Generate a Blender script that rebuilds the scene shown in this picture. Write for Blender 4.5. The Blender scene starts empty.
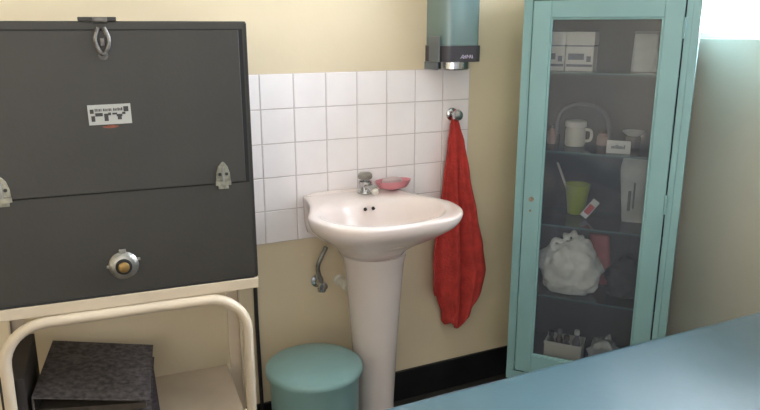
import bpy, bmesh, math, random
from mathutils import Vector, Matrix, noise as mnoise

SC = bpy.context.scene
COL = SC.collection
PI = math.pi

# ------------------------------------------------------------------ camera, sky, lights, exposure
cam_d = bpy.data.cameras.new('camera')
cam = bpy.data.objects.new('camera', cam_d)
COL.objects.link(cam)
cam_d.sensor_width = 36.0
cam_d.lens = 686.3 / 760 * 36.0
cam_d.clip_start = 0.02
cx = Vector((0.90286, -0.42992, -0.00090))
cy = Vector((0.10902, 0.22693, 0.96779))
cz = Vector((-0.41587, -0.87388, 0.25175))
mw = Matrix((cx, cy, cz)).transposed().to_4x4()
mw.translation = Vector((-0.5767, -2.0729, 1.3652))
cam.matrix_world = mw
SC.camera = cam

SC.view_settings.view_transform = 'Standard'
SC.view_settings.look = 'None'
SC.view_settings.gamma = 1
SC.view_settings.use_curve_mapping = False
SC.view_settings.exposure = 1.05

world = bpy.data.worlds.new('world')
SC.world = world
world.use_nodes = True
wn = world.node_tree
wn.nodes.clear()
w_out = wn.nodes.new('ShaderNodeOutputWorld')
w_bg = wn.nodes.new('ShaderNodeBackground')
w_bg.inputs['Color'].default_value = (0.88, 0.94, 1.0, 1)
w_bg.inputs['Strength'].default_value = 0.50
wn.links.new(w_bg.outputs[0], w_out.inputs[0])
# overcast sky that is brightest on the window side of the building
w_tc = wn.nodes.new('ShaderNodeTexCoord')
w_sep = wn.nodes.new('ShaderNodeSeparateXYZ')
w_map = wn.nodes.new('ShaderNodeMapRange')
w_map.interpolation_type = 'SMOOTHSTEP'
w_map.inputs['From Min'].default_value = 0.25
w_map.inputs['From Max'].default_value = 0.55
w_map.inputs['To Min'].default_value = 0.0
w_map.inputs['To Max'].default_value = 26.0
wn.links.new(w_tc.outputs['Generated'], w_sep.inputs[0])
wn.links.new(w_sep.outputs['X'], w_map.inputs['Value'])
w_map2 = wn.nodes.new('ShaderNodeMapRange')
w_map2.interpolation_type = 'SMOOTHSTEP'
w_map2.inputs['From Min'].default_value = -0.30
w_map2.inputs['From Max'].default_value = 0.0
w_mul = wn.nodes.new('ShaderNodeMath')
w_mul.operation = 'MULTIPLY'
w_add = wn.nodes.new('ShaderNodeMath')
w_add.operation = 'ADD'
w_add.inputs[1].default_value = 0.40
wn.links.new(w_sep.outputs['Y'], w_map2.inputs['Value'])
wn.links.new(w_map.outputs[0], w_mul.inputs[0])
wn.links.new(w_map2.outputs[0], w_mul.inputs[1])
wn.links.new(w_mul.outputs[0], w_add.inputs[0])
wn.links.new(w_add.outputs[0], w_bg.inputs['Strength'])

# daylight falling through the window in the right-hand wall
ld = bpy.data.lights.new('window_daylight', 'AREA')
ld.shape = 'RECTANGLE'
ld.size = 1.30
ld.size_y = 1.90
ld.energy = 92
ld.color = (0.88, 0.95, 1.0)
lo = bpy.data.objects.new('window_daylight', ld)
COL.objects.link(lo)
lo.location = (1.53, -0.80, 1.80)
lo.rotation_euler = (0, math.radians(90), 0)

# added warm fill lamp beyond the room's open side, behind the camera
ld2 = bpy.data.lights.new('rear_fill', 'AREA')
ld2.shape = 'RECTANGLE'
ld2.size = 1.6
ld2.size_y = 1.8
ld2.energy = 12
ld2.color = (1.0, 0.92, 0.82)
lo2 = bpy.data.objects.new('rear_fill', ld2)
COL.objects.link(lo2)
lo2.location = (-1.2, -3.6, 1.5)
lo2.rotation_euler = (math.radians(90), 0, math.radians(-14))


# ------------------------------------------------------------------ materials
def lin(c):
    return tuple((v / 255 / 12.92) if v / 255 <= 0.04045 else ((v / 255 + 0.055) / 1.055) ** 2.4 for v in c) + (1,)


def mat(name, rgb, rough=0.5, metal=0.0, var=0.0, scale=6.0, bump=0.0, bscale=60.0, coat=0.0, rgb2=None, spec=0.5,
        trans=0.0, sheen=0.0):
    m = bpy.data.materials.new(name)
    m.use_nodes = True
    nt = m.node_tree
    b = nt.nodes['Principled BSDF']
    b.inputs['Base Color'].default_value = lin(rgb)
    b.inputs['Roughness'].default_value = rough
    b.inputs['Metallic'].default_value = metal
    b.inputs['Coat Weight'].default_value = coat
    b.inputs['Coat Roughness'].default_value = 0.30 if 'vinyl' in name else 0.05
    b.inputs['Specular IOR Level'].default_value = spec
    b.inputs['Transmission Weight'].default_value = trans
    b.inputs['Sheen Weight'].default_value = sheen
    tc = nt.nodes.new('ShaderNodeTexCoord')
    if var > 0 or rgb2:
        n = nt.nodes.new('ShaderNodeTexNoise')
        n.inputs['Scale'].default_value = scale
        n.inputs['Detail'].default_value = 5
        nt.links.new(tc.outputs['Object'], n.inputs['Vector'])
        r = nt.nodes.new('ShaderNodeValToRGB')
        r.color_ramp.elements[0].position = 0.35
        r.color_ramp.elements[1].position = 0.65
        if rgb2:
            r.color_ramp.elements[0].color = lin(rgb)
            r.color_ramp.elements[1].color = lin(rgb2)
        else:
            r.color_ramp.elements[0].color = lin([v * (1 - var) for v in rgb])
            r.color_ramp.elements[1].color = lin([min(255, v * (1 + var)) for v in rgb])
        nt.links.new(n.outputs['Fac'], r.inputs['Fac'])
        nt.links.new(r.outputs['Color'], b.inputs['Base Color'])
    if bump > 0:
        n2 = nt.nodes.new('ShaderNodeTexNoise')
        n2.inputs['Scale'].default_value = bscale
        n2.inputs['Detail'].default_value = 4
        nt.links.new(tc.outputs['Object'], n2.inputs['Vector'])
        bp = nt.nodes.new('ShaderNodeBump')
        bp.inputs['Strength'].default_value = bump
        bp.inputs['Distance'].default_value = 0.01
        nt.links.new(n2.outputs['Fac'], bp.inputs['Height'])
        nt.links.new(bp.outputs['Normal'], b.inputs['Normal'])
    return m


def glass(name, tint=(255, 255, 255), haze=0.0, rough=0.03, hazecol=(200, 205, 210), ior=1.45):
    m = bpy.data.materials.new(name)
    m.use_nodes = True
    nt = m.node_tree
    nt.nodes.clear()
    out = nt.nodes.new('ShaderNodeOutputMaterial')
    tr = nt.nodes.new('ShaderNodeBsdfTransparent')
    tr.inputs[0].default_value = lin(tint)
    gl = nt.nodes.new('ShaderNodeBsdfGlossy')
    gl.inputs['Roughness'].default_value = rough
    fr = nt.nodes.new('ShaderNodeFresnel')
    fr.inputs['IOR'].default_value = ior
    mx = nt.nodes.new('ShaderNodeMixShader')
    nt.links.new(fr.outputs[0], mx.inputs[0])
    nt.links.new(tr.outputs[0], mx.inputs[1])
    nt.links.new(gl.outputs[0], mx.inputs[2])
    last = mx
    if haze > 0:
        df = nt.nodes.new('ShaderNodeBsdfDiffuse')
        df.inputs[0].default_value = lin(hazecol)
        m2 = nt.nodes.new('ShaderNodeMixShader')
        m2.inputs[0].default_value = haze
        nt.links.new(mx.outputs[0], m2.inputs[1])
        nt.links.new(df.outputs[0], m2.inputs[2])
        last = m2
    nt.links.new(last.outputs[0], out.inputs[0])
    return m


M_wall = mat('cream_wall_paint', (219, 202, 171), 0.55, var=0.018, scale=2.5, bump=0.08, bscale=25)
M_wallr = mat('shaded_cream_wall_paint', (188, 184, 172), 0.6, var=0.018, scale=2.5, bump=0.08, bscale=25)  # same cream paint made greyer, with the unlit wall's shade in the colour
M_ceiling = mat('white_ceiling_paint', (235, 232, 222), 0.8)
M_floor = mat('dark_floor', (64, 60, 56), 0.4, var=0.15, scale=9)
M_skirt = mat('black_skirting_paint', (24, 24, 26), 0.35, var=0.2, scale=10)
M_tile = mat('white_ceramic_tile', (243, 235, 234), 0.22, var=0.012, scale=7)
M_grout = mat('grey_grout', (198, 186, 184), 0.8)
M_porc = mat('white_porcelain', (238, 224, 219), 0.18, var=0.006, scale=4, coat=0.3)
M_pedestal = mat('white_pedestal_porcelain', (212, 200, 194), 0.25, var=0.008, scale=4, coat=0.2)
M_chrome = mat('chrome', (190, 190, 190), 0.2, 1.0)
M_steel = mat('dull_steel', (150, 148, 142), 0.4, 0.9, var=0.1, scale=40)
M_dark = mat('black_hole', (20, 18, 18), 0.6)
M_case = mat('grey_case_paint', (52, 49, 44), 0.5, var=0.05, scale=4, bump=0.05, bscale=90)
M_casedark = mat('dark_case_edge', (40, 38, 36), 0.45, var=0.06, scale=6)
M_gap = mat('dark_gap', (26, 25, 25), 0.8)
M_brass = mat('dull_brass_knob', (150, 120, 70), 0.4, 0.6)
M_hasp = mat('dark_worn_steel', (112, 108, 104), 0.5, 0.7, var=0.2, scale=60)
M_latch = mat('worn_latch_metal', (142, 139, 124), 0.45, 0.6, var=0.15, scale=60)
M_rust = mat('rust', (120, 70, 55), 0.8, var=0.2, scale=80)
M_lock = mat('tarnished_lock', (138, 122, 108), 0.7, var=0.15, scale=80)
M_plate = mat('plate_white', (172, 171, 166), 0.4)
M_plateblk = mat('plate_black', (48, 47, 46), 0.5)
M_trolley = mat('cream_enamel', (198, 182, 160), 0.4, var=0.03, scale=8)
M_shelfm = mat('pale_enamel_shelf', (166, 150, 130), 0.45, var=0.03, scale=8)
M_cab = mat('teal_cabinet_paint', (132, 170, 172), 0.38, var=0.03, scale=3, bump=0.05, bscale=30)
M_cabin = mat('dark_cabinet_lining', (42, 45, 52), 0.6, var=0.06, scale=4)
M_glassdoor = glass('cabinet_door_glass', (246, 248, 248), 0.09, 0.05, (165, 174, 195))  # pale blue diffuse haze stands in for window glare on the glass
M_glassshelf = glass('shelf_glass', (205, 220, 216), 0.05, 0.04)
M_glassedge = mat('shelf_glass_edge', (80, 110, 108), 0.25)
M_pane = glass('window_glass', (250, 252, 255), 0.0, 0.0)
M_frame = mat('white_window_paint', (240, 240, 240), 0.5)
M_bed = mat('teal_vinyl', (32, 70, 82), 0.36, var=0.03, scale=4, bump=0.12, bscale=14, spec=1.0, coat=0.5)
M_bedleg = mat('white_steel_frame', (215, 215, 212), 0.4)
M_bin = mat('teal_bin_enamel', (130, 164, 162), 0.35, var=0.03, scale=6)
M_towel = mat('red_terry_cloth', (188, 60, 53), 0.95, var=0.06, scale=30, bump=0.7, bscale=160, sheen=0.0)
M_dispbody = mat('teal_smoked_plastic', (116, 140, 140), 0.12, coat=0.5, var=0.02)
M_dispgrey = mat('charcoal_plastic', (66, 62, 68), 0.4)
M_dispcheek = mat('grey_plastic', (104, 112, 120), 0.3)
M_logo = mat('pale_logo_print', (205, 198, 222), 0.5)
M_pink = mat('pink_plastic', (216, 138, 146), 0.3, trans=0.2)
M_soap = mat('pale_soap', (196, 174, 172), 0.5)
M_cream = mat('cream_cap', (225, 220, 208), 0.4)
M_black = mat('black_rubber', (28, 27, 28), 0.6)
M_card = mat('white_card', (222, 218, 212), 0.6)
M_cardband = mat('grey_blue_print', (110, 112, 128), 0.6)
M_whitepl = mat('white_plastic', (218, 212, 200), 0.4)
M_green = mat('lime_plastic', (170, 190, 40), 0.4)
M_clear = mat('frosted_plastic_bag', (205, 208, 208), 0.35, var=0.05, scale=20)
M_print = mat('grey_print', (120, 126, 128), 0.5)
M_bag = mat('white_plastic_film', (244, 243, 240), 0.4, var=0.05, scale=18, bump=0.5, bscale=40)
M_red = mat('red_packet', (200, 92, 90), 0.5, var=0.08, scale=30)
M_redp = mat('red_print', (190, 60, 55), 0.5)
M_blackbag = mat('black_bag_cloth', (38, 36, 42), 0.7, var=0.15, scale=20)
M_pot = mat('brown_glass', (86, 66, 58), 0.25)
M_pinkbot = mat('dusky_pink_bottle', (178, 146, 134), 0.4)
M_hose = mat('dark_grey_rubber', (104, 104, 112), 0.4)
M_binder = mat('black_marbled_board', (40, 34, 34), 0.7, var=0.0, scale=70, rgb2=(88, 80, 78), bump=0.1, bscale=80)
M_binder2 = mat('dark_plum_marbled_board', (38, 30, 34), 0.7, scale=70, rgb2=(70, 60, 62))
M_pages = mat('aged_paper', (196, 180, 140), 0.8, var=0.05, scale=50)
M_pagesdark = mat('dark_page_edges', (70, 62, 54), 0.8, var=0.08, scale=50)
M_file = mat('dark_brown_board', (44, 38, 35), 0.7, var=0.1, scale=12)


# ------------------------------------------------------------------ mesh helpers
def new():
    return bmesh.new()


def obj(name, bm, m, parent=None, smooth=False, bevel=0.0, segs=2, auto=40):
    me = bpy.data.meshes.new(name)
    bm.normal_update()
    bmesh.ops.recalc_face_normals(bm, faces=bm.faces)
    if smooth:
        for f in bm.faces:
            f.smooth = True
        a = math.radians(auto)
        for e in bm.edges:
            if len(e.link_faces) == 2 and e.calc_face_angle(0) > a:
                e.smooth = False
    bm.to_mesh(me)
    bm.free()
    ms = m if isinstance(m, (list, tuple)) else [m]
    for q in ms:
        me.materials.append(q)
    o = bpy.data.objects.new(name, me)
    COL.objects.link(o)
    if parent:
        o.parent = parent
    if bevel > 0:
        md = o.modifiers.new('bevel', 'BEVEL')
        md.width = bevel
        md.segments = segs
        md.limit_method = 'ANGLE'
        md.angle_limit = math.radians(35)
    return o


def tag(o, label=None, cat=None, group=None, kind=None):
    if label:
        o['label'] = label
    if cat:
        o['category'] = cat
    if group:
        o['group'] = group
    if kind:
        o['kind'] = kind
    return o


def thing(name, label, cat, loc=(0, 0, 0), rz=0.0, group=None):
    o = bpy.data.objects.new(name, None)
    o.empty_display_size = 0.05
    COL.objects.link(o)
    o.location = loc
    o.rotation_euler = (0, 0, rz)
    return tag(o, label, cat, group)


def box(bm, x0, x1, y0, y1, z0, z1, M=None, mi=0):
    vs = [bm.verts.new(Vector(p)) for p in ((x0, y0, z0), (x1, y0, z0), (x1, y1, z0), (x0, y1, z0),
                                            (x0, y0, z1), (x1, y0, z1), (x1, y1, z1), (x0, y1, z1))]
    if M:
        for v in vs:
            v.co = M @ v.co
    for q in ((0, 3, 2, 1), (4, 5, 6, 7), (0, 1, 5, 4), (1, 2, 6, 5), (2, 3, 7, 6), (3, 0, 4, 7)):
        f = bm.faces.new([vs[i] for i in q])
        f.material_index = mi
    return vs


def loft(bm, rings, close=True, cap0=True, cap1=True, mi=0):
    R = [[bm.verts.new(Vector(p)) for p in ring] for ring in rings]
    n = len(R[0])
    for a, b in zip(R, R[1:]):
        for i in range(n if close else n - 1):
            j = (i + 1) % n
            f = bm.faces.new((a[i], a[j], b[j], b[i]))
            f.material_index = mi
    if cap0:
        bm.faces.new(list(reversed(R[0]))).material_index = mi
    if cap1:
        bm.faces.new(R[-1]).material_index = mi
    return R


def lathe(bm, prof, n=32, M=None, cap0=True, cap1=True, mi=0, sx=1, sy=1):
    rings = []
    for r, z in prof:
        ring = []
        for i in range(n):
            a = 2 * PI * i / n
            p = Vector((r * sx * math.cos(a), r * sy * math.sin(a), z))
            ring.append(M @ p if M else p)
        rings.append(ring)
    return loft(bm, rings, True, cap0, cap1, mi)


def tube(bm, pts, r, n=12, mi=0):
    pts = [Vector(p) for p in pts]
    rings = []
    up = Vector((0, 0, 1))
    t0 = (pts[1] - pts[0]).normalized()
    if abs(t0.dot(up)) > 0.9:
        up = Vector((1, 0, 0))
    nrm = (up - t0 * up.dot(t0)).normalized()
    for i, p in enumerate(pts):
        if i == 0:
            t = t0
        elif i == len(pts) - 1:
            t = (pts[i] - pts[i - 1]).normalized()
        else:
            t = ((pts[i + 1] - p).normalized() + (p - pts[i - 1]).normalized()).normalized()
        nrm = (nrm - t * nrm.dot(t)).normalized()
        bi = t.cross(nrm)
        rr = r[i] if isinstance(r, (list, tuple)) else r
        rings.append([p + (nrm * math.cos(2 * PI * k / n) + bi * math.sin(2 * PI * k / n)) * rr for k in range(n)])
    loft(bm, rings, True, True, True, mi)


def catmull(pts, k=8, closed=False):
    P = [Vector(p) for p in pts]
    n = len(P)
    out = []
    rng = range(n) if closed else range(n - 1)
    for i in rng:
        p1, p2 = P[i], P[(i + 1) % n]
        p0 = P[(i - 1) % n] if (closed or i > 0) else p1
        p3 = P[(i + 2) % n] if (closed or i + 2 < n) else p2
        for s in range(k):
            t = s / k
            out.append(0.5 * ((2 * p1) + (p2 - p0) * t + (2 * p0 - 5 * p1 + 4 * p2 - p3) * t * t
                              + (3 * p1 - p0 - 3 * p2 + p3) * t ** 3))
    if not closed:
        out.append(P[-1])
    return out


def blob(bm, c, rad, seed=0, amp=0.15, freq=3.0, sub=4, M=None, flat=None):
    d = bmesh.ops.create_icosphere(bm, subdivisions=sub, radius=1.0)
    for v in d['verts']:
        p = v.co.copy()
        q = p * freq + Vector((seed * 7.1, seed * 3.3, seed))
        k = 1 + amp * mnoise.noise(q) + amp * 0.5 * mnoise.noise(q * 2.3) - amp * 0.35 * abs(mnoise.noise(q * 4.7))
        p = p * k
        p = Vector((p.x * rad[0], p.y * rad[1], p.z * rad[2]))
        if flat is not None and p.z < flat:
            p.z = flat + (p.z - flat) * 0.02
        p += Vector(c)
        v.co = M @ p if M else p
    return d['verts']


def T(x, y, z):
    return Matrix.Translation((x, y, z))


def Rx(a):
    return Matrix.Rotation(a, 4, 'X')


def Ry(a):
    return Matrix.Rotation(a, 4, 'Y')


def Rz(a):
    return Matrix.Rotation(a, 4, 'Z')


def struct(o):
    o['kind'] = 'structure'
    return o


# ------------------------------------------------------------------ the room
XR, XL, YF, ZC = 1.40, -2.30, -3.3, 2.60
bm = new(); box(bm, XL - .1, XR + .1, YF, 0.1, -0.1, 0); struct(obj('floor', bm, M_floor))
bm = new(); box(bm, XL - .1, XR + .1, YF, 0.1, ZC, ZC + .1); struct(obj('ceiling', bm, M_ceiling))
bm = new(); box(bm, XL, XR, 0, 0.1, 0, ZC); struct(obj('wall_back', bm, M_wall))
bm = new(); box(bm, XL - .1, XL, YF, 0.1, 0, ZC); struct(obj('wall_left', bm, M_wall))
# right wall with its window opening
WY0, WY1, WZ0, WZ1 = -1.50, -0.33, 1.325, 2.22
bm = new()
box(bm, XR, XR + .1, YF, WY0, 0, ZC)
box(bm, XR, XR + .1, WY1, 0.1, 0, ZC)
box(bm, XR, XR + .1, WY0, WY1, 0, WZ0)
box(bm, XR, XR + .1, WY0, WY1, WZ1, ZC)
bmesh.ops.remove_doubles(bm, verts=bm.verts, dist=0.0005)
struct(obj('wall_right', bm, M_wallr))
# window: frame with one mullion and two panes
bm = new()
fx0, fx1 = XR + .055, XR + .09
box(bm, fx0, fx1, WY0, WY0 + .03, WZ0, WZ1)
box(bm, fx0, fx1, WY1 - .03, WY1, WZ0, WZ1)
box(bm, fx0, fx1, WY0 + .03, WY1 - .03, WZ0, WZ0 + .02)
box(bm, fx0, fx1, WY0 + .03, WY1 - .03, WZ1 - .03, WZ1)
ym = (WY0 + WY1) / 2
box(bm, fx0, fx1, ym - .015, ym + .015, WZ0 + .02, WZ1 - .03)
win = struct(obj('window_1', bm, M_frame))
for a, b in ((WY0 + .03, ym - .015), (ym + .015, WY1 - .03)):
    bm = new(); box(bm, fx0 + .015, fx0 + .019, a, b, WZ0 + .02, WZ1 - .03)
    obj('window_pane', bm, M_pane, win)
# black skirting
bm = new(); box(bm, XL, XR, -0.012, 0, 0, 0.12); struct(obj('baseboard_back', bm, M_skirt, bevel=.003))
bm = new(); box(bm, XR - 0.012, XR, YF, -0.012, 0, 0.12); struct(obj('baseboard_right', bm, M_skirt, bevel=.003))

# tiled splash-back: grout bed and 108 mm tiles
TP = 0.108
TX0, TX1, TZ0, TZ1 = -5 * TP, 7 * TP, 1.225 - 5 * TP, 1.225
bm = new()
box(bm, TX0, TX1, -0.0045, 0, TZ0, TZ1, mi=1)
for i in range(12):
    for j in range(5):
        x0 = TX0 + i * TP + .0012; z0 = TZ0 + j * TP + .0012
        x1 = x0 + TP - .0024; z1 = z0 + TP - .0024
        a = [bm.verts.new((x, -0.0045, z)) for x, z in ((x0, z0), (x1, z0), (x1, z1), (x0, z1))]
        e = .0015
        b = [bm.verts.new((x, -0.0068, z)) for x, z in ((x0 + e, z0 + e), (x1 - e, z0 + e), (x1 - e, z1 - e), (x0 + e, z1 - e))]
        for k in range(4):
            bm.faces.new((a[k], a[(k + 1) % 4], b[(k + 1) % 4], b[k]))
        bm.faces.new(b)
struct(obj('trim_1', bm, [M_tile, M_grout]))

# ------------------------------------------------------------------ examination couch
couch = thing('examination_couch', 'blue-green padded vinyl examination couch filling the bottom right foreground', 'couch', (0, 0, 0))
CX0, CX1, CY0, CY1, CZ = -0.62, 1.375, -1.78, -1.073, 0.703
bm = new()
NX, NY = 90, 40


def pad_z(x, y):
    d = min(x - CX0, CX1 - x, y - CY0, CY1 - y)
    rr = 0.022
    z = CZ
    if d < rr:
        z -= rr - math.sqrt(max(0, rr * rr - (rr - d) ** 2))
    z += 0.0035 * mnoise.noise(Vector((x * 3.1, y * 3.1, 0.3))) + 0.0015 * mnoise.noise(Vector((x * 9, y * 9, 5)))
    return z


def ease(t):
    return t


xs = [CX0 + .022 * k / 8 for k in range(8)] + [CX0 + .022 + (CX1 - CX0 - .044) * i / NX for i in range(NX + 1)] + [CX1 - .022 + .022 * (k + 1) / 8 for k in range(8)]
ys = [CY0 + .022 * k / 8 for k in range(8)] + [CY0 + .022 + (CY1 - CY0 - .044) * i / NY for i in range(NY + 1)] + [CY1 - .022 + .022 * (k + 1) / 8 for k in range(8)]
G = [[bm.verts.new((x, y, pad_z(x, y))) for y in ys] for x in xs]
for i in range(len(xs) - 1):
    for j in range(len(ys) - 1):
        bm.faces.new((G[i][j], G[i + 1][j], G[i + 1][j + 1], G[i][j + 1]))
zb = CZ - .085
lowr = {}
edge = [(i, 0) for i in range(len(xs))] + [(len(xs) - 1, j) for j in range(1, len(ys))] + [(i, len(ys) - 1) for i in range(len(xs) - 2, -1, -1)] + [(0, j) for j in range(len(ys) - 2, 0, -1)]
low = [bm.verts.new((xs[i], ys[j], zb)) for i, j in edge]
for k in range(len(edge)):
    k2 = (k + 1) % len(edge)
    a, b = edge[k], edge[k2]
    bm.faces.new((G[a[0]][a[1]], G[b[0]][b[1]], low[k2], low[k]))
bm.faces.new(low)
obj('mattress_pad', bm, M_bed, couch, smooth=True, auto=60)
bm = new()
tube(bm, [p for p in catmull([(CX0 + .01, CY1 + .001, CZ - .03), (0, CY1 + .001, CZ - .03), (CX1 - .01, CY1 + .001, CZ - .03)], 6)], .004, 8)
obj('piping', bm, M_bed, couch, smooth=True)
bm = new(); box(bm, CX0 + .03, CX1 - .03, CY0 + .03, CY1 - .03, zb - .05, zb)
obj('frame', bm, M_bedleg, couch, bevel=.004)
for x in (CX0 + .08, CX1 - .08):
    for y in (CY0 + .08, CY1 - .08):
        bm = new(); lathe(bm, [(.018, 0), (.018, zb - .05)], 16, T(x, y, 0))
        obj('leg', bm, M_bedleg, couch, smooth=True)

# ------------------------------------------------------------------ glass-fronted cabinet, diagonal across the corner
CA = math.atan2(-0.769, 0.639)
cab = thing('medical_cabinet', 'tall teal painted cabinet with a glass door standing across the corner', 'cabinet', (0.806, -0.230, 0), CA)
CM = T(0.806, -0.230, 0) @ Rz(CA)
CW, CD, CH = 0.514, 0.300, 1.475


def cp(l, d, z):
    return CM @ Vector((l, d, z))


bm = new()
ft = .022
box(bm, 0, ft, 0.001, CD, .13, CH)
box(bm, CW - ft, CW, 0.001, CD, .13, CH)
box(bm, ft, CW - ft, CD - .012, CD, .13, CH)
box(bm, ft, CW - ft, 0.001, CD - .012, CH - .02, CH)
box(bm, ft, CW - ft, 0.001, CD - .012, .18, .20)
box(bm, 0, CW, -.001, 0.001, .13, .165)
obj('body', bm, M_cab, cab, bevel=.002)
bm = new()
box(bm, ft, .028, 0, .02, .165, CH - .02)
box(bm, .474, CW - ft, 0, .02, .165, CH - .02)
box(bm, ft, CW - ft, 0, .02, CH - .028, CH - .0)
obj('face_frame', bm, M_cab, cab, bevel=.0015)
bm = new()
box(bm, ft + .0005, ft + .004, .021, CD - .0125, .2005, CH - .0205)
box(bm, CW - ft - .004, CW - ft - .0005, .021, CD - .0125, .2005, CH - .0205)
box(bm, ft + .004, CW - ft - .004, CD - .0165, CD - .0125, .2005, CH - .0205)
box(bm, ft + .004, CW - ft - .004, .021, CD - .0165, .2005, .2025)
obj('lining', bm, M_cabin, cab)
door = None
bm = new()
DX0, DX1, DZ0, DZ1 = .031, .470, .170, CH - .032
GX0, GX1, GZ0, GZ1 = .087, .416, .238, 1.391
y0, y1 = -.006, .016
box(bm, DX0, GX0, y0, y1, DZ0, DZ1)
box(bm, GX1, DX1, y0, y1, DZ0, DZ1)
box(bm, GX0, GX1, y0, y1, DZ0, GZ0)
box(bm, GX0, GX1, y0, y1, GZ1, DZ1)
door = obj('door', bm, M_cab, cab, bevel=.003)
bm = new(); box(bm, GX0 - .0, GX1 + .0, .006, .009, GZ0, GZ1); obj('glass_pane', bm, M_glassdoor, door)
bm = new()
box(bm, GX0, GX0 + .006, -.003, .005, GZ0, GZ1); box(bm, GX1 - .006, GX1, -.003, .005, GZ0, GZ1)
box(bm, GX0 + .006, GX1 - .006, -.003, .005, GZ0, GZ0 + .006); box(bm, GX0 + .006, GX1 - .006, -.003, .005, GZ1 - .006, GZ1)
obj('glazing_bead', bm, M_cab, door, bevel=.001)
# worn lock on the left stile
bm = new(); lathe(bm, [(.0085, 0), (.0085, .002), (.006, .003), (0.001, .003)], 16, T(.058, y0, .805) @ Rx(PI / 2)); tag(obj('lock', bm, M_lock, door, smooth=True), 'small rusted lock')
bm = new(); lathe(bm, [(.004, 0), (.004, .001), (0.001, .0012)], 12, T(.056, y0, .765) @ Rx(PI / 2)); obj('rust_spot', bm, M_lock, door)
for hz in (.30, .80, 1.33):
    bm = new(); lathe(bm, [(.005, 0), (.005, .06)], 12, T(.4725, -.005, hz)); obj('hinge', bm, M_cab, cab, smooth=True)
SH = [1.223, .965, .712, .454]
for z in SH:
    bm = new(); box(bm, ft + .0045, CW - ft - .0045, .04, CD - .017, z - .006, z)
    for f in bm.faces:
        f.material_index = 1 if abs(f.normal.z) < .5 else 0
    bm.normal_update()
    for f in bm.faces:
        f.material_index = 1 if abs(f.normal.z) < .5 else 0
    obj('shelf', bm, [M_glassshelf, M_glassedge], cab)
for lx in (.03, CW - .03):
    for ly in (.03, CD - .03):
        bm = new(); box(bm, lx - .018, lx + .018, ly - .018, ly + .018, 0, .13); obj('leg', bm, M_cab, cab, bevel=.003)


def cthing(name, label, cat, l, d, z, rz=0, group=None):
    return thing(name, label, cat, cp(l, d, z), CA + rz, group)


E = .0008
# shelf 1
for k, (l, lab) in enumerate(((.082, 'white banded box at the left end of the top cabinet shelf'), (.167, 'white banded box on the top cabinet shelf, right of its twin'))):
    t = cthing('carton', lab, 'box', l, .12, SH[0] + E, 0, 'white cartons on the top shelf')
    w = .076 if k == 0 else .088
    bm = new(); box(bm, -w / 2, w / 2, -.03, .06, 0, .078); obj('box_base', bm, M_card, t, bevel=.001)
    bm = new(); box(bm, -w / 2 - .001, w / 2 + .001, -.031, .061, .082, .124)
    obj('lid', bm, M_card, t, bevel=.001)
    bm = new(); box(bm, -w / 2 + .002, w / 2 - .002, -.029, .059, .078, .082); obj('lid_seam', bm, M_cardband, t)
    bm = new(); box(bm, -w / 2 + .003, w / 2 - .003, -.0306, -.030, .014, .022); box(bm, -w / 2 + .008, w / 2 - .03, -.0306, -.030, .036, .056); box(bm, w / 2 - .022, w / 2 - .008, -.0306, -.030, .03, .048)
    obj('printed_band', bm, M_cardband, t)
t = cthing('plastic_pouch', 'pale translucent pouch propped at the right of the top cabinet shelf', 'pouch', .36, .16, SH[0] + E)
bm = new()
rings = []
for k in range(9):
    v = k / 8
    w = .040 - .004 * v; dd = .016 * (1 - v) + .004
    rings.append([(w * math.copysign(abs(math.cos(a)) ** .5, math.cos(a)), dd * math.sin(a) + .012 * v, .118 * v) for a in [2 * PI * i / 20 for i in range(20)]])
loft(bm, rings); obj('pouch_bag', bm, M_clear, t, smooth=True)
bm = new(); box(bm, -.036, .036, .012, .0215, .112, .126); obj('seal_strip', bm, M_print, t)

# shelf 2
t = cthing('jar', 'cream lidded jar on the second cabinet shelf', 'jar', .158, .175, SH[1] + E)
bm = new(); lathe(bm, [(.030, 0), (.034, .004), (.034, .055), (.031, .062), (.031, .066)], 28); obj('jar_body', bm, M_whitepl, t, smooth=True)
bm = new(); lathe(bm, [(.035, .0665), (.036, .068), (.036, .084), (.033, .087), (.001, .088)], 28); obj('lid', bm, M_card, t, smooth=True)
bm = new(); tube(bm, catmull([(.033, 0, .058), (.05, 0, .055), (.054, 0, .04), (.05, 0, .022), (.033, 0, .018)], 5), .005, 8); obj('handle', bm, M_whitepl, t, smooth=True)
t = cthing('rubber_hose', 'dark grey hose arched over the cream jar on the second cabinet shelf', 'hose', .165, .262, SH[1] + E)
bm = new(); tube(bm, catmull([(-.085, 0, .009), (-.085, 0, .07), (-.07, 0, .11), (-.03, 0, .132), (.02, 0, .134), (.06, 0, .118), (.085, 0, .085), (.092, 0, .04), (.092, 0, .009)], 6), .0085, 10)
obj('tubing', bm, M_hose, t, smooth=True)
bm = new(); tube(bm, [(-.085, 0, .0), (-.085, 0, .022)], .011, 12); obj('connector', bm, M_black, t, smooth=True)
t = cthing('bottle', 'small dusky pink bottle right of the cream jar on the second cabinet shelf', 'bottle', .243, .225, SH[1] + E)
bm = new(); lathe(bm, [(.018, 0), (.0195, .003), (.0195, .03), (.012, .038), (.012, .041)], 20); obj('bottle_body', bm, M_pinkbot, t, smooth=True)
bm = new(); lathe(bm, [(.013, .0415), (.013, .052), (.001, .053)], 20); obj('cap', bm, M_pot, t, smooth=True)
t = cthing('bottle', 'small brownish bottle at the far left of the second cabinet shelf', 'bottle', .076, .19, SH[1] + E)
bm = new(); lathe(bm, [(.014, 0), (.0155, .003), (.0155, .04), (.009, .05), (.009, .054)], 20); obj('bottle_body', bm, M_pinkbot, t, smooth=True)
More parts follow.
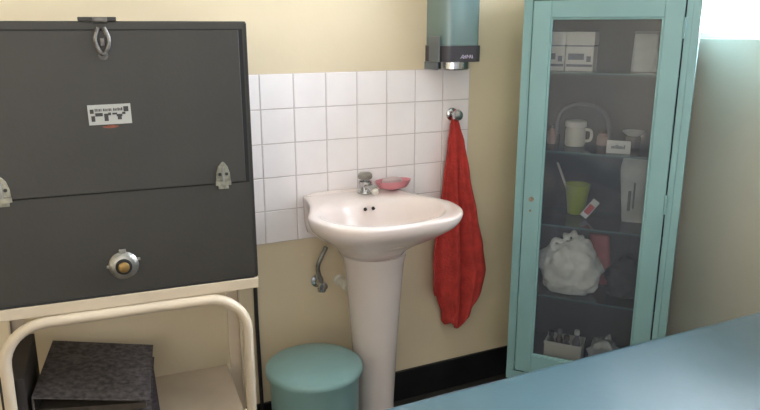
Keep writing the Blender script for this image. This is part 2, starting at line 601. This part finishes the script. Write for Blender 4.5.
bm = new(); lathe(bm, [(.010, .0545), (.010, .066), (.001, .067)], 20); obj('cap', bm, M_hose, t, smooth=True)
t = cthing('name_card', 'small white card with dark scribbled lettering at the front of the second cabinet shelf', 'card', .312, .075, SH[1] + E)
bm = new(); box(bm, -.037, .037, -.001, .001, 0, .041, Rx(-.12))
box(bm, -.037, .037, .004, .006, 0.0, .041, T(0, .003, .0) @ Rx(.12))
obj('card_sheet', bm, M_card, t)
bm = new()
random.seed(4)
Mx = Rx(-.12)
lx = -.022
for k in range(8):
    w = random.uniform(.003, .006); h = random.uniform(.008, .014)
    box(bm, lx, lx + w, -.0018, -.0012, .015, .015 + h, Mx); lx += w + .0012
    if lx > .023: break
obj('lettering', bm, M_print, t)
t = cthing('pot', 'small brown pot behind the white card on the second cabinet shelf', 'pot', .345, .20, SH[1] + E)
bm = new(); lathe(bm, [(.022, 0), (.026, .004), (.026, .036), (.024, .042), (.001, .042)], 24); obj('pot_body', bm, M_pot, t, smooth=True)
t = cthing('dish', 'pale shallow dish resting on the brown pot on the second cabinet shelf', 'dish', .345, .20, SH[1] + .0435)
bm = new(); lathe(bm, [(.018, 0), (.034, .010), (.038, .016), (.036, .016), (.030, .010), (.016, .003), (.001, .003)], 28); obj('dish_bowl', bm, M_clear, t, smooth=True)

# shelf 3
t = cthing('cup', 'lime green plastic cup on the third cabinet shelf', 'cup', .172, .225, SH[2] + E)
bm = new(); lathe(bm, [(.028, 0), (.030, .002), (.043, .104), (.045, .106), (.043, .108), (.040, .104), (.028, .004), (.001, .004)], 32); obj('cup_body', bm, M_green, t, smooth=True)
t = cthing('stirring_stick', 'pale thin stick standing in the lime green cup', 'stick', cp(.172, .225, 0)[0] * 0 + .172, .225, SH[2] + .006)
bm = new(); tube(bm, [(-.004, 0, .003), (-.079, .012, .172)], .0042, 10); obj('stick_shaft', bm, M_whitepl, t, smooth=True)
t = cthing('matchbox', 'small white and red box leaning on the third shelf beside the lime cup', 'box', .223, .145, SH[2] + E)
Mx = T(0, 0, .0) @ Ry(-.62) @ Rx(-.42)
bm = new(); box(bm, -.013, .013, 0, .012, 0.0, .072, Ry(.62) @ Rx(-.42))
lowz = min(v.co.z for v in bm.verts)
for v in bm.verts:
    v.co.z -= lowz; v.co.x -= .014
obj('box_body', bm, M_card, t, bevel=.001)
bm = new(); box(bm, -.010, .010, -.0008, 0, 0.014, .050, Ry(.62) @ Rx(-.42))
for v in bm.verts:
    v.co.z -= lowz; v.co.x -= .014
obj('red_label', bm, M_redp, t)
t = cthing('plastic_pack', 'tall clear plastic pack standing at the right of the third cabinet shelf', 'pack', .375, .20, SH[2] + E)
bm = new(); rings = []
for k in range(13):
    v = k / 12
    w = .050 + .008 * v - .012 * max(0, v - .8) / .2; dd = .022 * (1 - .6 * v)
    rings.append([(w * math.copysign(abs(math.cos(a)) ** .45, math.cos(a)) + .006 * (1 - v) - .01 * v, dd * math.sin(a) + .004 * math.sin(k * 1.9 + a * 3) + .01 * v, .225 * v + (.006 * math.cos(a) if v > .9 else 0)) for a in [2 * PI * i / 24 for i in range(24)]])
loft(bm, rings); obj('pack_film', bm, M_clear, t, smooth=True)
bm = new(); box(bm, -.028, -.018, -.0245, -.0235, .04, .11); box(bm, -.012, -.006, -.0245, -.0235, .05, .14); obj('printing', bm, M_print, t)

# shelf 4
t = cthing('carrier_bag', 'crumpled white plastic bag with a knotted top on the fourth cabinet shelf', 'bag', .182, .112, SH[3] + E)
bm = new(); blob(bm, (0, 0, .086), (.112, .066, .108), 2, .20, 1.8, 5, flat=-.086)
obj('bag_body', bm, M_bag, t, smooth=True, auto=80)
bm = new()
tube(bm, catmull([(-.03, 0, .168), (-.022, 0, .195), (.0, .005, .208), (.024, 0, .200), (.045, 0, .178)], 5), [.012 + .006 * math.sin(k * 1.3) for k in range(21)], 10)
tube(bm, catmull([(-.05, -.02, .150), (-.062, -.02, .172), (-.052, -.02, .19), (-.03, -.01, .18)], 5), .009, 8)
obj('bag_handles', bm, M_bag, t, smooth=True, auto=80)
t = cthing('packet', 'red packet tucked behind the white plastic bag on the fourth cabinet shelf', 'packet', .280, .235, SH[3] + E)
bm = new(); rings = []
for k in range(9):
    v = k / 8
    dd = .016 * math.sin(PI * (.1 + .8 * v)) + .002
    rings.append([(.034 * math.copysign(abs(math.cos(a)) ** .5, math.cos(a)) - .022 * v, dd * math.sin(a), .185 * v) for a in [2 * PI * i / 20 for i in range(20)]])
loft(bm, rings); obj('packet_body', bm, M_red, t, smooth=True)
t = cthing('cloth_bag', 'black lumpy bag at the right of the fourth cabinet shelf', 'bag', .366, .15, SH[3] + E)
bm = new(); blob(bm, (0, 0, .06), (.066, .08, .075), 6, .25, 2.0, 4, flat=-.06); obj('bag_body', bm, M_blackbag, t, smooth=True, auto=80)
bm = new(); tube(bm, catmull([(-.03, 0, .105), (-.02, 0, .14), (.01, 0, .15), (.03, 0, .11)], 5), .005, 8); obj('strap', bm, M_blackbag, t, smooth=True)

# cabinet floor
FZ = .2025
t = cthing('tray_box', 'white open plastic box of bottles on the cabinet floor', 'box', .186, .085, FZ + E)
bm = new()
w, d, h, k = .064, .042, .078, .003
box(bm, -w, w, -d, d, 0, k); box(bm, -w, w, -d, -d + k, k, h); box(bm, -w, w, d - k, d, k, h); box(bm, -w, -w + k, -d + k, d - k, k, h); box(bm, w - k, w, -d + k, d - k, k, h)
obj('box_shell', bm, M_whitepl, t, bevel=.001)
bm = new(); box(bm, -w - .002, w + .002, -d - .002, -d, h - .008, h); box(bm, -w - .002, w + .002, d, d + .002, h - .008, h); obj('rim', bm, M_card, t)
bl = ((.140, .075, 'dark bottle at the left end of the white box on the cabinet floor', M_black, M_black),
      (.167, .085, 'dark bottle with grey cap in the middle of the white box on the cabinet floor', M_pot, M_hose),
      (.195, .070, 'dark bottle beside the white-capped one in the box on the cabinet floor', M_black, M_pot),
      (.226, .090, 'white-capped bottle at the right end of the white box on the cabinet floor', M_hose, M_card))
for k, (l, d, lab, mb, mc) in enumerate(bl):
    t = cthing('bottle', lab, 'bottle', l, d, FZ + .0045, 0, 'bottles in the white box')
    h = (.085, .092, .080, .098)[k]
    bm = new(); lathe(bm, [(.012, 0), (.0135, .003), (.0135, h * .75), (.007, h * .9), (.007, h)], 18); obj('bottle_body', bm, mb, t, smooth=True)
    bm = new(); lathe(bm, [(.0095, h), (.010, h + .002), (.009, h + .016), (.001, h + .018)], 18); obj('cap', bm, mc, t, smooth=True)
t = cthing('plastic_bag', 'small crumpled pale bag at the right of the cabinet floor', 'bag', .318, .11, FZ + E)
bm = new(); blob(bm, (0, 0, .042), (.05, .05, .05), 9, .3, 2.4, 4, flat=-.042); obj('bag_body', bm, M_clear, t, smooth=True, auto=80)
bm = new(); tube(bm, catmull([(0, 0, .085), (.01, 0, .1), (.02, 0, .105)], 4), [.008, .006, .005, .005, .006, .008, .01, .011, .012], 8); obj('knot', bm, M_clear, t, smooth=True)

# ------------------------------------------------------------------ wash basin on its pedestal
sink = thing('washbasin', 'white porcelain pedestal washbasin against the tiled wall', 'washbasin', (0.29, 0, 0))
half = [(0, -.008), (.08, -.008), (.146, -.008), (.163, -.011), (.168, -.057), (.182, -.125), (.212, -.205), (.237, -.269), (.232, -.335), (.205, -.398), (.150, -.443), (.075, -.460)]
pts = [(x, y, 0) for x, y in half] + [(0, -.463, 0)] + [(-x, y, 0) for x, y in reversed(half[1:])]
out = catmull(pts, 4, True)
N = len(out)
ctr = Vector((0, -.275, 0))


def bowl_pt(p, rx, ry, c=ctr):
    d = Vector((p.x - c.x, p.y - c.y))
    a = math.atan2(d.y / ry, d.x / rx)
    return Vector((c.x + rx * math.cos(a), c.y + ry * math.sin(a), 0))


ZR = .832
rings = []
# underside from pedestal up to the rim
for z, sx, sy, bk in ((.674, .42, .60, .62), (.688, .45, .62, .72), (.712, .55, .69, .93), (.740, .70, .80, .975), (.768, .85, .90, .985), (.790, .945, .965, .99), (.803, .975, .985, .995), (.812, .99, .995, 1.0), (.824, 1.0, 1.0, 1.0), (.830, .994, .997, .998), (ZR, .98, .99, .99)):
    ring = []
    for p in out:
        b = max(0, min(1, (p.y + .13) / .09))
        s = sx * (1 - b) + bk * b
        ring.append((p.x * s, p.y * sy - (.008 * (1 - sy)), z))
    rings.append(ring)
# top surface blends from the outline to the bowl ellipse, with raised tap deck
for f, dz in ((.25, .001), (.55, 0), (.85, -.002), (1.0, -.008)):
    ring = []
    for p in out:
        q = bowl_pt(p, .195, .155)
        o2 = Vector((p.x * .98, p.y * .99, 0))
        r_ = o2.lerp(q, f)
        ring.append((r_.x, r_.y, ZR + dz))
    rings.append(ring)
for rx, ry, z, cy_ in ((.186, .146, .808, -.275), (.172, .134, .780, -.272), (.150, .116, .748, -.268), (.118, .090, .726, -.262), (.075, .058, .712, -.258), (.030, .026, .708, -.255)):
    c2 = Vector((0, cy_, 0))
    rings.append([(bowl_pt(p, rx, ry, c2).x, bowl_pt(p, rx, ry, c2).y, z) for p in out])
bm = new(); loft(bm, rings)
obj('basin', bm, M_porc, sink, smooth=True, auto=75)
# low upstand along the wall edge of the deck
bm = new()
prof = []
for k in range(13):
    x = -.150 + .300 * k / 12
    prof.append(x)
rr = []
for x in prof:
    h = .008 * min(1, (.15 - abs(x)) / .03 + .15)
    rr.append([(x, -.0085, ZR - .004), (x, -.0085, ZR + h), (x, -.016, ZR + h), (x, -.026, ZR - .001), (x, -.026, ZR - .004)])
loft(bm, rr, True, True, True)
obj('deck_upstand', bm, M_porc, sink, smooth=True, auto=50)
bm = new(); lathe(bm, [(.024, 0), (.024, .002), (.016, .0025), (.014, .0), (.001, -.001)], 24, T(0, -.255, .7085)); obj('drain', bm, M_chrome, sink, smooth=True)
for hx in (.0, .028):
    bm = new(); lathe(bm, [(.0055, -.004), (.0055, .0015), (.001, .0016)], 16, T(hx + .002, -.1395, .799) @ Rx(PI / 2 + .5)); obj('overflow_hole', bm, M_dark, sink, smooth=True)
bm = new()
prof = [(.098, .093, 0), (.094, .09, .02), (.068, .072, .06), (.062, .070, .15), (.070, .076, .30), (.080, .083, .45), (.090, .088, .58), (.096, .092, .642), (.101, .098, .662), (.103, .100, .6735)]
loft(bm, [[((a * math.cos(t_)) + .006, -.196 + b * math.sin(t_), z) for t_ in [2 * PI * i / 40 for i in range(40)]] for a, b, z in prof])
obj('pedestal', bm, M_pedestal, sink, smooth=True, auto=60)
# tap
bm = new()
tx, ty = .036, -.062
lathe(bm, [(.026, 0), (.027, .003), (.025, .008), (.021, .014), (.020, .030), (.0215, .034), (.0215, .040), (.015, .043), (.014, .046)], 24, T(tx, ty, ZR + .0015))
tap = obj('tap', bm, M_chrome, sink, smooth=True)
bm = new(); lathe(bm, [(.014, .0465), (.021, .048), (.0245, .054), (.0235, .063), (.017, .069), (.001, .071)], 24, T(tx, ty, ZR + .0015))
obj('handle', bm, M_steel, tap, smooth=True)
bm = new()
tube(bm, catmull([(tx, ty - .010, ZR + .022), (tx + .002, ty - .030, ZR + .027), (tx + .004, ty - .052, ZR + .026), (tx + .005, ty - .062, ZR + .022)], 5), .0125, 14)
sp = obj('spout', bm, M_chrome, tap, smooth=True)
bm = new(); tube(bm, [(tx + .005, ty - .0625, ZR + .0217), (tx + .0055, ty - .072, ZR + .016)], .0115, 16); tag(obj('spout_tip', bm, M_cream, sp, smooth=True, bevel=.002), 'pale spout tip')

# soap dish and soap
sd = thing('soap_dish', 'translucent pink oval soap dish on the back edge of the washbasin', 'soap dish', (.428, -.064, ZR + .0085), 0.03)
bm = new(); lathe(bm, [(.038, 0), (.050, .003), (.060, .016), (.065, .027), (.063, .027), (.054, .017), (.046, .006), (.001, .005)], 36, None, sx=1.0, sy=.60); obj('dish_shell', bm, M_pink, sd, smooth=True)
bm = new(); box(bm, -.014, .014, -.006, .006, -.0065, .001); obj('foot', bm, M_pink, sd, bevel=.002)
so = thing('soap_bar', 'greyish bar of soap lying in the pink soap dish', 'soap', (.424, -.064, ZR + .0165), .15)
bm = new(); lathe(bm, [(.014, 0), (.028, .002), (.034, .012), (.031, .023), (.018, .028), (.001, .0285)], 28, None, sx=1.15, sy=.66); obj('soap_body', bm, M_soap, so, smooth=True)

# angle valve and flexible hose under the basin
av = thing('angle_valve', 'chrome angle valve with hose on the wall under the washbasin', 'valve', (.172, 0, .53))
bm = new(); lathe(bm, [(.022, 0.0005), (.022, .004), (.012, .007), (.010, .05), (.014, .052), (.014, .066), (.001, .067)], 20, Rx(PI / 2)); obj('valve_body', bm, M_chrome, av, smooth=True)
bm = new(); lathe(bm, [(.010, 0), (.014, .003), (.014, .012), (.001, .014)], 16, T(0, -.045, -.011) @ Rx(PI)); obj('valve_knob', bm, M_chrome, av, smooth=True)
bm = new(); tube(bm, catmull([(0, -.045, .008), (-.012, -.047, .05), (-.012, -.05, .075), (-.002, -.053, .100), (.014, -.058, .134)], 6), .0075, 12); obj('hose', bm, M_steel, av, smooth=True)
wp = thing('waste_pipe', 'white waste pipe stub entering the wall beside the pedestal', 'pipe', (.252, 0, .52))
bm = new(); lathe(bm, [(.019, .0005), (.019, .006), (.013, .009), (.013, .09)], 20, Rx(PI / 2)); obj('pipe_body', bm, M_cream, wp, smooth=True)
bm = new(); lathe(bm, [(.016, .045), (.016, .07)], 20, Rx(PI / 2)); obj('collar', bm, M_cream, wp, smooth=True)

# ------------------------------------------------------------------ towel on its hook
hk = thing('wall_hook', 'round chrome hook fixed to the tiles above the red towel', 'hook', (.684, -.0068, 1.068))
bm = new(); lathe(bm, [(.022, 0.0005), (.022, .004), (.018, .008), (.008, .010), (.007, .030)], 24, Rx(PI / 2)); obj('back_plate', bm, M_chrome, hk, smooth=True)
bm = new(); lathe(bm, [(.008, .030), (.017, .032), (.0205, .040), (.017, .049), (.001, .052)], 24, Rx(PI / 2)); obj('knob', bm, M_chrome, hk, smooth=True)
bm = new()
NU, NV = 72, 80
zt, = (1.052,)
Lft = [(0, .672), (.03, .664), (.10, .652), (.25, .630), (.45, .604), (.60, .588), (.76, .592), (.82, .604), (.90, .632), (1, .640)]
Rgt = [(0, .696), (.03, .704), (.10, .722), (.25, .745), (.45, .784), (.60, .815), (.72, .832), (.82, .816), (.90, .792), (1, .765)]


def itp(tab, v):
    for (a, p), (b, q) in zip(tab, tab[1:]):
        if v <= b:
            t_ = (v - a) / (b - a)
            t_ = t_ * t_ * (3 - 2 * t_) * .5 + t_ * .5
            return p + (q - p) * t_
    return tab[-1][1]


def hem(u):
    # bottom edge: left corner high, tip right of the middle, right side a little higher
    pts_ = [(0, .425), (.12, .415), (.17, .30), (.22, .285), (.34, .296), (.46, .280), (.60, .258), (.68, .256), (.80, .310), (.92, .365), (1, .415)]
    return itp(pts_, u)


def tow(i, j):
    u = i / NU; v = j / NV
    zb_ = hem(u)
    z = zt + (zb_ - zt) * v
    vv = (zt - z) / (zt - .255)
    xl, xr = itp(Lft, vv), itp(Rgt, vv)
    x = xl + (xr - xl) * u
    amp = .004 + .020 * min(1, vv * 2.0)
    ph = u * 2 * PI
    y = -.042 - amp * (.8 * math.sin(ph * 2.3 + 1.1 + vv * .9) + .35 * math.sin(ph * 4.2 + 2.0 - vv * 1.2) + .06 * math.sin(ph * 9 + vv * 2))
    y += .004 * mnoise.noise(Vector((u * 4, vv * 5, 1)))
    y += .012 * (1 - min(1, vv * 5))
    return (x, min(y, -.009), z)


G = [[bm.verts.new(tow(i, j)) for j in range(NV + 1)] for i in range(NU + 1)]
for i in range(NU):
    for j in range(NV):
        bm.faces.new((G[i][j], G[i + 1][j], G[i + 1][j + 1], G[i][j + 1]))
tw = thing('towel', 'red hand towel hanging in folds from the round hook', 'towel', (-.004, 0, 0))
o = obj('towel_cloth', bm, M_towel, tw, smooth=True, auto=100)
md = o.modifiers.new('thick', 'SOLIDIFY'); md.thickness = .004; md.offset = 1
bm = new(); tube(bm, catmull([(.674, -.032, 1.046), (.676, -.040, 1.072), (.684, -.0395, 1.086), (.692, -.040, 1.072), (.696, -.032, 1.046)], 5), .003, 8)
obj('hanging_loop', bm, M_towel, tw, smooth=True)
# woven border band near the hem
bm = new()
for band in (.905, .93):
    for i in range(8, NU - 4):
        a = Vector(tow(i, int(NV * band))); b = Vector(tow(i + 1, int(NV * band)))
        q = [bm.verts.new(p + Vector((0, dy, dz))) for p, dy, dz in ((a, -.005, .003), (b, -.005, .003), (b, -.005, -.003), (a, -.005, -.003))]
        bm.faces.new(q)
bmesh.ops.remove_doubles(bm, verts=bm.verts, dist=.0002)
obj('border_band', bm, M_towel, tw, smooth=True)

# ------------------------------------------------------------------ dispenser
dp = thing('towel_dispenser', 'teal and charcoal wall dispenser above the tile edge', 'dispenser', (.657, 0, 1.230))


def dring(w0, w1, dep, z, n=28):
    # rounded front, flat back
    pts_ = [(-w0, -.001, z), (-w0, -.02, z)]
    for k in range(n + 1):
        a = PI + PI * k / n
        ex = .42
        pts_.append((w1 * math.copysign(abs(math.cos(a)) ** ex, math.cos(a)), -.02 - (dep - .02) * abs(math.sin(a)) ** ex, z))
    pts_ += [(w0, -.02, z), (w0, -.001, z)]
    return pts_


bm = new(); loft(bm, [dring(.078, .078, .125, z) for z in (.022, .026, .070, .074)]); obj('base_housing', bm, M_dispgrey, dp, smooth=True)
bm = new(); loft(bm, [dring(.074, .074, .119, z) for z in (.0745, .1, .2, .30)] + [dring(.070, .070, .11, .33), dring(.056, .056, .09, .345)]); obj('cover', bm, M_dispbody, dp, smooth=True)
bm = new(); box(bm, -.0815, -.0745, -.085, -.001, -.004, .0215); box(bm, -.0815, -.0785, -.10, -.03, .022, .105); obj('side_catch', bm, M_dispcheek, dp, bevel=.002)
bm = new(); lathe(bm, [(.056, -.004), (.060, 0), (.060, .0215)], 36, T(-.012, -.062, 0)); obj('outlet_ring', bm, M_chrome, dp, smooth=True)
bm = new()
# pale lettering on the base
lx = -.016
for k, seg in enumerate((((0, 0), (.008, .011)), ((.004, .006), (.011, .0)), ((.011, .011), (.013, 0)), ((.013, .005), (.019, .008)), ((.018, 0), (.020, .011)), ((.023, 0), (.025, .011)), ((.025, .011), (.030, .004)), ((.033, .0), (.036, .011)), ((.036, .011), (.041, .0)), ((.043, .011), (.046, 0)))):
    (a, b), (c, d) = seg
    tube(bm, [(lx + a, -.1262, .034 + b), (lx + c, -.1262, .034 + d)], .0014, 6)
obj('lettering', bm, M_logo, dp)

# ------------------------------------------------------------------ pedal bin
bn = thing('waste_bin', 'round teal metal waste bin with a domed lid beside the basin pedestal', 'bin', (.062, -.262, 0))
bm = new(); lathe(bm, [(.128, 0), (.131, .004), (.131, .02), (.136, .340), (.138, .344)], 48); obj('bin_body', bm, M_bin, bn, smooth=True)
bm = new(); lathe(bm, [(.137, .3445), (.1465, .346), (.1485, .353), (.1475, .362), (.142, .367), (.138, .368), (.12, .375), (.09, .382), (.05, .386), (.001, .3875)], 56); obj('lid', bm, M_bin, bn, smooth=True, auto=60)
bm = new(); box(bm, -.02, .02, -.165, -.12, .012, .018); obj('pedal', bm, M_black, bn, bevel=.003)

# ------------------------------------------------------------------ thin cable down the wall
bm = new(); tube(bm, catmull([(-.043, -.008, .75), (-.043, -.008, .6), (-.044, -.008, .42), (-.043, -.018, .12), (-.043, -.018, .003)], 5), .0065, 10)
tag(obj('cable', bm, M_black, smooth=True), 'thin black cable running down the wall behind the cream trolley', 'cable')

# ------------------------------------------------------------------ enamel trolley
TA = math.atan2(-.073, 1)
tr = thing('trolley', 'cream enamel trolley carrying the grey metal case', 'trolley', (-.461, -.4375, 0), TA)
TM = T(-.461, -.4375, 0) @ Rz(TA)
HW, TD = .310, .335
bm = new(); box(bm, -HW, HW, 0, TD, .745, .7505); obj('top_tray', bm, M_trolley, tr, bevel=.002)
bm = new(); box(bm, -HW, HW, -.004, .004, .7235, .7505); box(bm, -HW, HW, TD - .004, TD, .7235, .745); box(bm, -HW, -HW + .004, .004, TD - .004, .7235, .745); box(bm, HW - .004, HW, .004, TD - .004, .7235, .745)
obj('tray_lip', bm, M_trolley, tr, bevel=.002)


def hoop(y):
    b_ = new()
    zt_, rad, hw = .7095, .095, .276
    pts_ = [(-hw - .006, y, .0), (-hw - .003, y, .40), (-hw, y, zt_ - rad)]
    for k in range(1, 9):
        a = PI - PI / 2 * k / 8
        pts_.append((-hw + rad + rad * math.cos(a), y, zt_ - rad + rad * math.sin(a)))
    for k in range(1, 12):
        pts_.append((-hw + rad + (2 * hw - 2 * rad) * k / 12, y, zt_))
    for k in range(0, 9):
        a = PI / 2 - PI / 2 * k / 8
        pts_.append((hw - rad + rad * math.cos(a), y, zt_ - rad + rad * math.sin(a)))
    pts_ += [(hw, y, .50), (hw, y, .40), (hw + .001, y, .0)]
    tube(b_, pts_, .0130, 16)
    return b_


obj('hoop_leg', hoop(-.006), M_trolley, tr, smooth=True)
for sx in (-1, 1):
    bm = new()
    x1 = sx * .309; x0 = sx * .272
    box(bm, min(x0, x1), max(x0, x1), TD - .012, TD - .006, 0, .7235)
    box(bm, min(x1 - sx * .005, x1), max(x1 - sx * .005, x1), TD - .035, TD - .012, 0, .7235)
    obj('rear_leg', bm, M_trolley, tr, bevel=.001)
bm = new(); box(bm, -.262, .262, .008, TD - .013, .348, .360); box(bm, -.306, -.262, .016, TD - .040, .348, .360)
bmesh.ops.remove_doubles(bm, verts=bm.verts, dist=.0002)
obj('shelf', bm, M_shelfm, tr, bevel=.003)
for sx in (1,):
    for yy in (.012, TD - .045):
        bm = new(); box(bm, min(sx * .262, sx * .270), max(sx * .262, sx * .270), yy, yy + .03, .345, .362)
        obj('shelf_bracket', bm, M_trolley, tr)

# ------------------------------------------------------------------ grey metal case on the trolley
cs = thing('metal_case', 'large dark grey metal case with latches standing on the cream trolley', 'case', (-.461, -.4375, .7515), TA)
CHh, CDp = .6255, .325
bm = new(); box(bm, -HW, HW, .0, CDp, 0, CHh); obj('body', bm, M_case, cs, bevel=.003)
bm = new(); box(bm, -.296, .291, -.004, -.0002, .250, .606); lidp = obj('lid_panel', bm, M_case, cs, bevel=.0015)
bm = new(); box(bm, -.299, .300, -.0009, -.0001, .2475, .6085); obj('panel_shadow_gap', bm, M_gap, cs)
for a, b in ((.3045, .3105), (-.3105, -.3045)):
    bm = new(); box(bm, a, b, -.0012, .003, .004, .621); obj('edge_strip', bm, M_casedark, cs, bevel=.0008)
bm = new(); box(bm, -.30, .30, -.0015, -.0003, -.0, .006); obj('bottom_seam', bm, M_casedark, cs)


def latch(x, z, name):
    b_ = new()
    # leaf-shaped keeper plate
    outl = [(-.017, 0), (.017, 0), (.016, .018), (.011, .034), (.004, .043), (0, .046), (-.004, .043), (-.011, .034), (-.016, .018)]
    loft(b_, [[(x + a, -.0045, z + b) for a, b in outl], [(x + a, -.0075, z + b) for a, b in outl]])
    la = obj(name, b_, M_latch, cs, bevel=.0006)
    b_ = new(); box(b_, x - .018, x + .018, -.0085, -.0045, z - .012, z - .001); box(b_, x - .012, x + .012, -.006, -.0015, z - .021, z - .012); obj('catch_plate', b_, M_latch, la, bevel=.0006)
    b_ = new(); lathe(b_, [(.004, 0), (.004, .003), (.001, .0035)], 10, T(x - .008, -.0075, z + .016) @ Rx(PI / 2)); lathe(b_, [(.004, 0), (.004, .003), (.001, .0035)], 10, T(x + .008, -.0075, z + .016) @ Rx(PI / 2)); obj('rivet', b_, M_casedark, la)
    b_ = new(); box(b_, x - .0025, x + .0025, -.011, -.0075, z - .002, z + .034); obj('swivel', b_, M_steel, la, bevel=.0006)


latch(.237, .257, 'latch')
latch(-.234, .257, 'latch')
# hasp with hinge plate on the top edge
bm = new(); box(bm, -.047, .030, -.004, .02, CHh + .0002, CHh + .0085); hp = obj('hasp', bm, M_casedark, cs, bevel=.001)
bm = new(); tube(bm, [(-.018, -.005, CHh + .002), (.012, -.005, CHh + .002)], .0065, 10); obj('hinge_barrel', bm, M_hasp, hp, smooth=True)
bm = new(); tube(bm, catmull([(-.008, -.008, .612), (-.016, -.010, .592), (-.014, -.010, .574), (-.003, -.010, .556), (.008, -.010, .572), (.011, -.010, .590), (.003, -.008, .612)], 5), .0048, 10); obj('hasp_loop', bm, M_hasp, hp, smooth=True)
bm = new(); box(bm, -.006, .002, -.014, -.0045, .574, .590); lathe(bm, [(.010, 0), (.010, .003), (.001, .0035)], 14, T(-.003, -.0042, .553) @ Rx(PI / 2)); obj('staple', bm, M_hasp, hp, bevel=.0006)
# combination knob
KX, KZ = -.004, .072
bm = new(); lathe(bm, [(.033, 0.0005), (.034, .003), (.032, .006), (.027, .010), (.024, .012), (.001, .012)], 36, T(KX, 0, KZ) @ Rx(PI / 2)); kb = obj('knob', bm, M_steel, cs, smooth=True)
bm = new(); lathe(bm, [(.0185, .012), (.0185, .016), (.016, .017), (.001, .017)], 28, T(KX, 0, KZ) @ Rx(PI / 2)); obj('dial_ring', bm, M_gap, kb, smooth=True)
bm = new(); lathe(bm, [(.0125, .017), (.0125, .021), (.010, .023), (.001, .0235)], 24, T(KX, 0, KZ) @ Rx(PI / 2)); obj('dial_centre', bm, M_brass, kb, smooth=True)
for a in ((KX - .008, KX + .008, -.007, -.0005, KZ + .030, KZ + .040), (KX + .030, KX + .038, -.005, -.0005, KZ + .008, KZ + .016), (KX - .038, KX - .030, -.005, -.0005, KZ - .004, KZ + .004)):
    bm = new(); box(bm, *a); obj('dial_lug', bm, M_steel, kb, bevel=.002)
# name plate with chequered pattern
PX0, PX1, PZ0, PZ1 = -.046, .043, .404, .448
PMx = T((PX0 + PX1) / 2, 0, (PZ0 + PZ1) / 2) @ Ry(-.012)
bm = new(); box(bm, -.0445, .0445, -.0056, -.0042, -.022, .022, PMx); npl = obj('name_plate', bm, M_plate, cs)
bm = new()
for u0, u1, v0, v1 in ((.03, .12, .2, .42), (.15, .33, .40, .58), (.05, .14, .55, .85), (.36, .46, .45, .85), (.46, .53, .40, .55), (.56, .68, .42, .52), (.66, .80, .50, .62), (.68, .78, .62, .80), (.80, .88, .40, .52), (.84, .96, .1, .38)):
    box(bm, -.043 + .086 * u0, -.043 + .086 * u1, -.0061, -.0056, .0205 - .041 * v1, .0205 - .041 * v0, PMx)
obj('plate_pattern', bm, M_plateblk, npl)
bm = new()
random.seed(11)
lx = -.030
while lx < .027:
    w = random.uniform(.0012, .0026)
    if random.random() < .85:
        box(bm, lx, lx + w, -.0061, -.0056, .0075, .0075 + random.uniform(.0045, .0065), PMx)
    lx += w + .0012
obj('plate_lettering', bm, M_plateblk, npl)
bm = new(); loft(bm, [[(-.002 + .017 * math.cos(a), y, .399 + .0035 * math.sin(a)) for a in [2 * PI * i / 20 for i in range(20)]] for y in (-.0041, -.0043)]); tag(obj('rust_mark', bm, M_rust, cs), 'reddish rust smear')

# ------------------------------------------------------------------ binders on the trolley shelf
SZ = .3605


def binder(name, label, cx_, cy_, z, rz, hw, hl, tl, tr_, mc, mp):
    # spine on the left: wedge-shaped, tl = spine thickness, tr_ = fore-edge thickness
    t = thing(name, label, 'binder', (cx_, cy_, z), rz, 'binders on the trolley shelf')
    c = .004

    def zt2(x):
        return tl + (tr_ - tl) * (x + hw) / (2 * hw)
    b_ = new()
    loft(b_, [[(-hw, y, zt2(-hw) - c), (hw, y, zt2(hw) - c), (hw, y, zt2(hw)), (-hw, y, zt2(-hw))] for y in (-hl, hl)]); obj('front_cover', b_, mc, t, bevel=.001)
    b_ = new(); box(b_, -hw, hw, -hl, hl, 0, c); obj('back_cover', b_, mc, t, bevel=.001)
    b_ = new(); box(b_, -hw, -hw + c, -hl, hl, c, tl - c); obj('spine', b_, mc, t)
    b_ = new(); e_ = .012
    loft(b_, [[(-hw + c, y, c + .0003), (hw - e_, y, c + .0003), (hw - e_, y, c + .45 * (zt2(hw - e_) - 2 * c)), (-hw + c, y, c + .45 * (zt2(-hw + c) - 2 * c))] for y in (-hl + .03, hl - e_)]); obj('pages', b_, mp, t)
    return t


binder('binder', 'black marbled binder on top of the stack on the trolley shelf', -.541, -.262, SZ + .062, math.radians(-9), .132, .160, .092, .042, M_binder, M_pagesdark)
binder('binder', 'dark plum marbled binder underneath, at the bottom of the stack on the trolley shelf', -.532, -.275, SZ + .0005, math.radians(-4), .130, .155, .060, .058, M_binder2, M_pages)
fb = thing('file_box', 'dark brown file standing on edge at the left of the binders', 'file', TM @ Vector((-.274, .155, SZ)), TA)
bm = new(); box(bm, -.027, .027, -.132, .132, .0005, .205); obj('file_board', bm, M_file, fb, bevel=.002)
bm = new(); box(bm, -.018, .018, -.1330, -.1322, .05, .13); obj('spine_label', bm, M_binder2, fb)
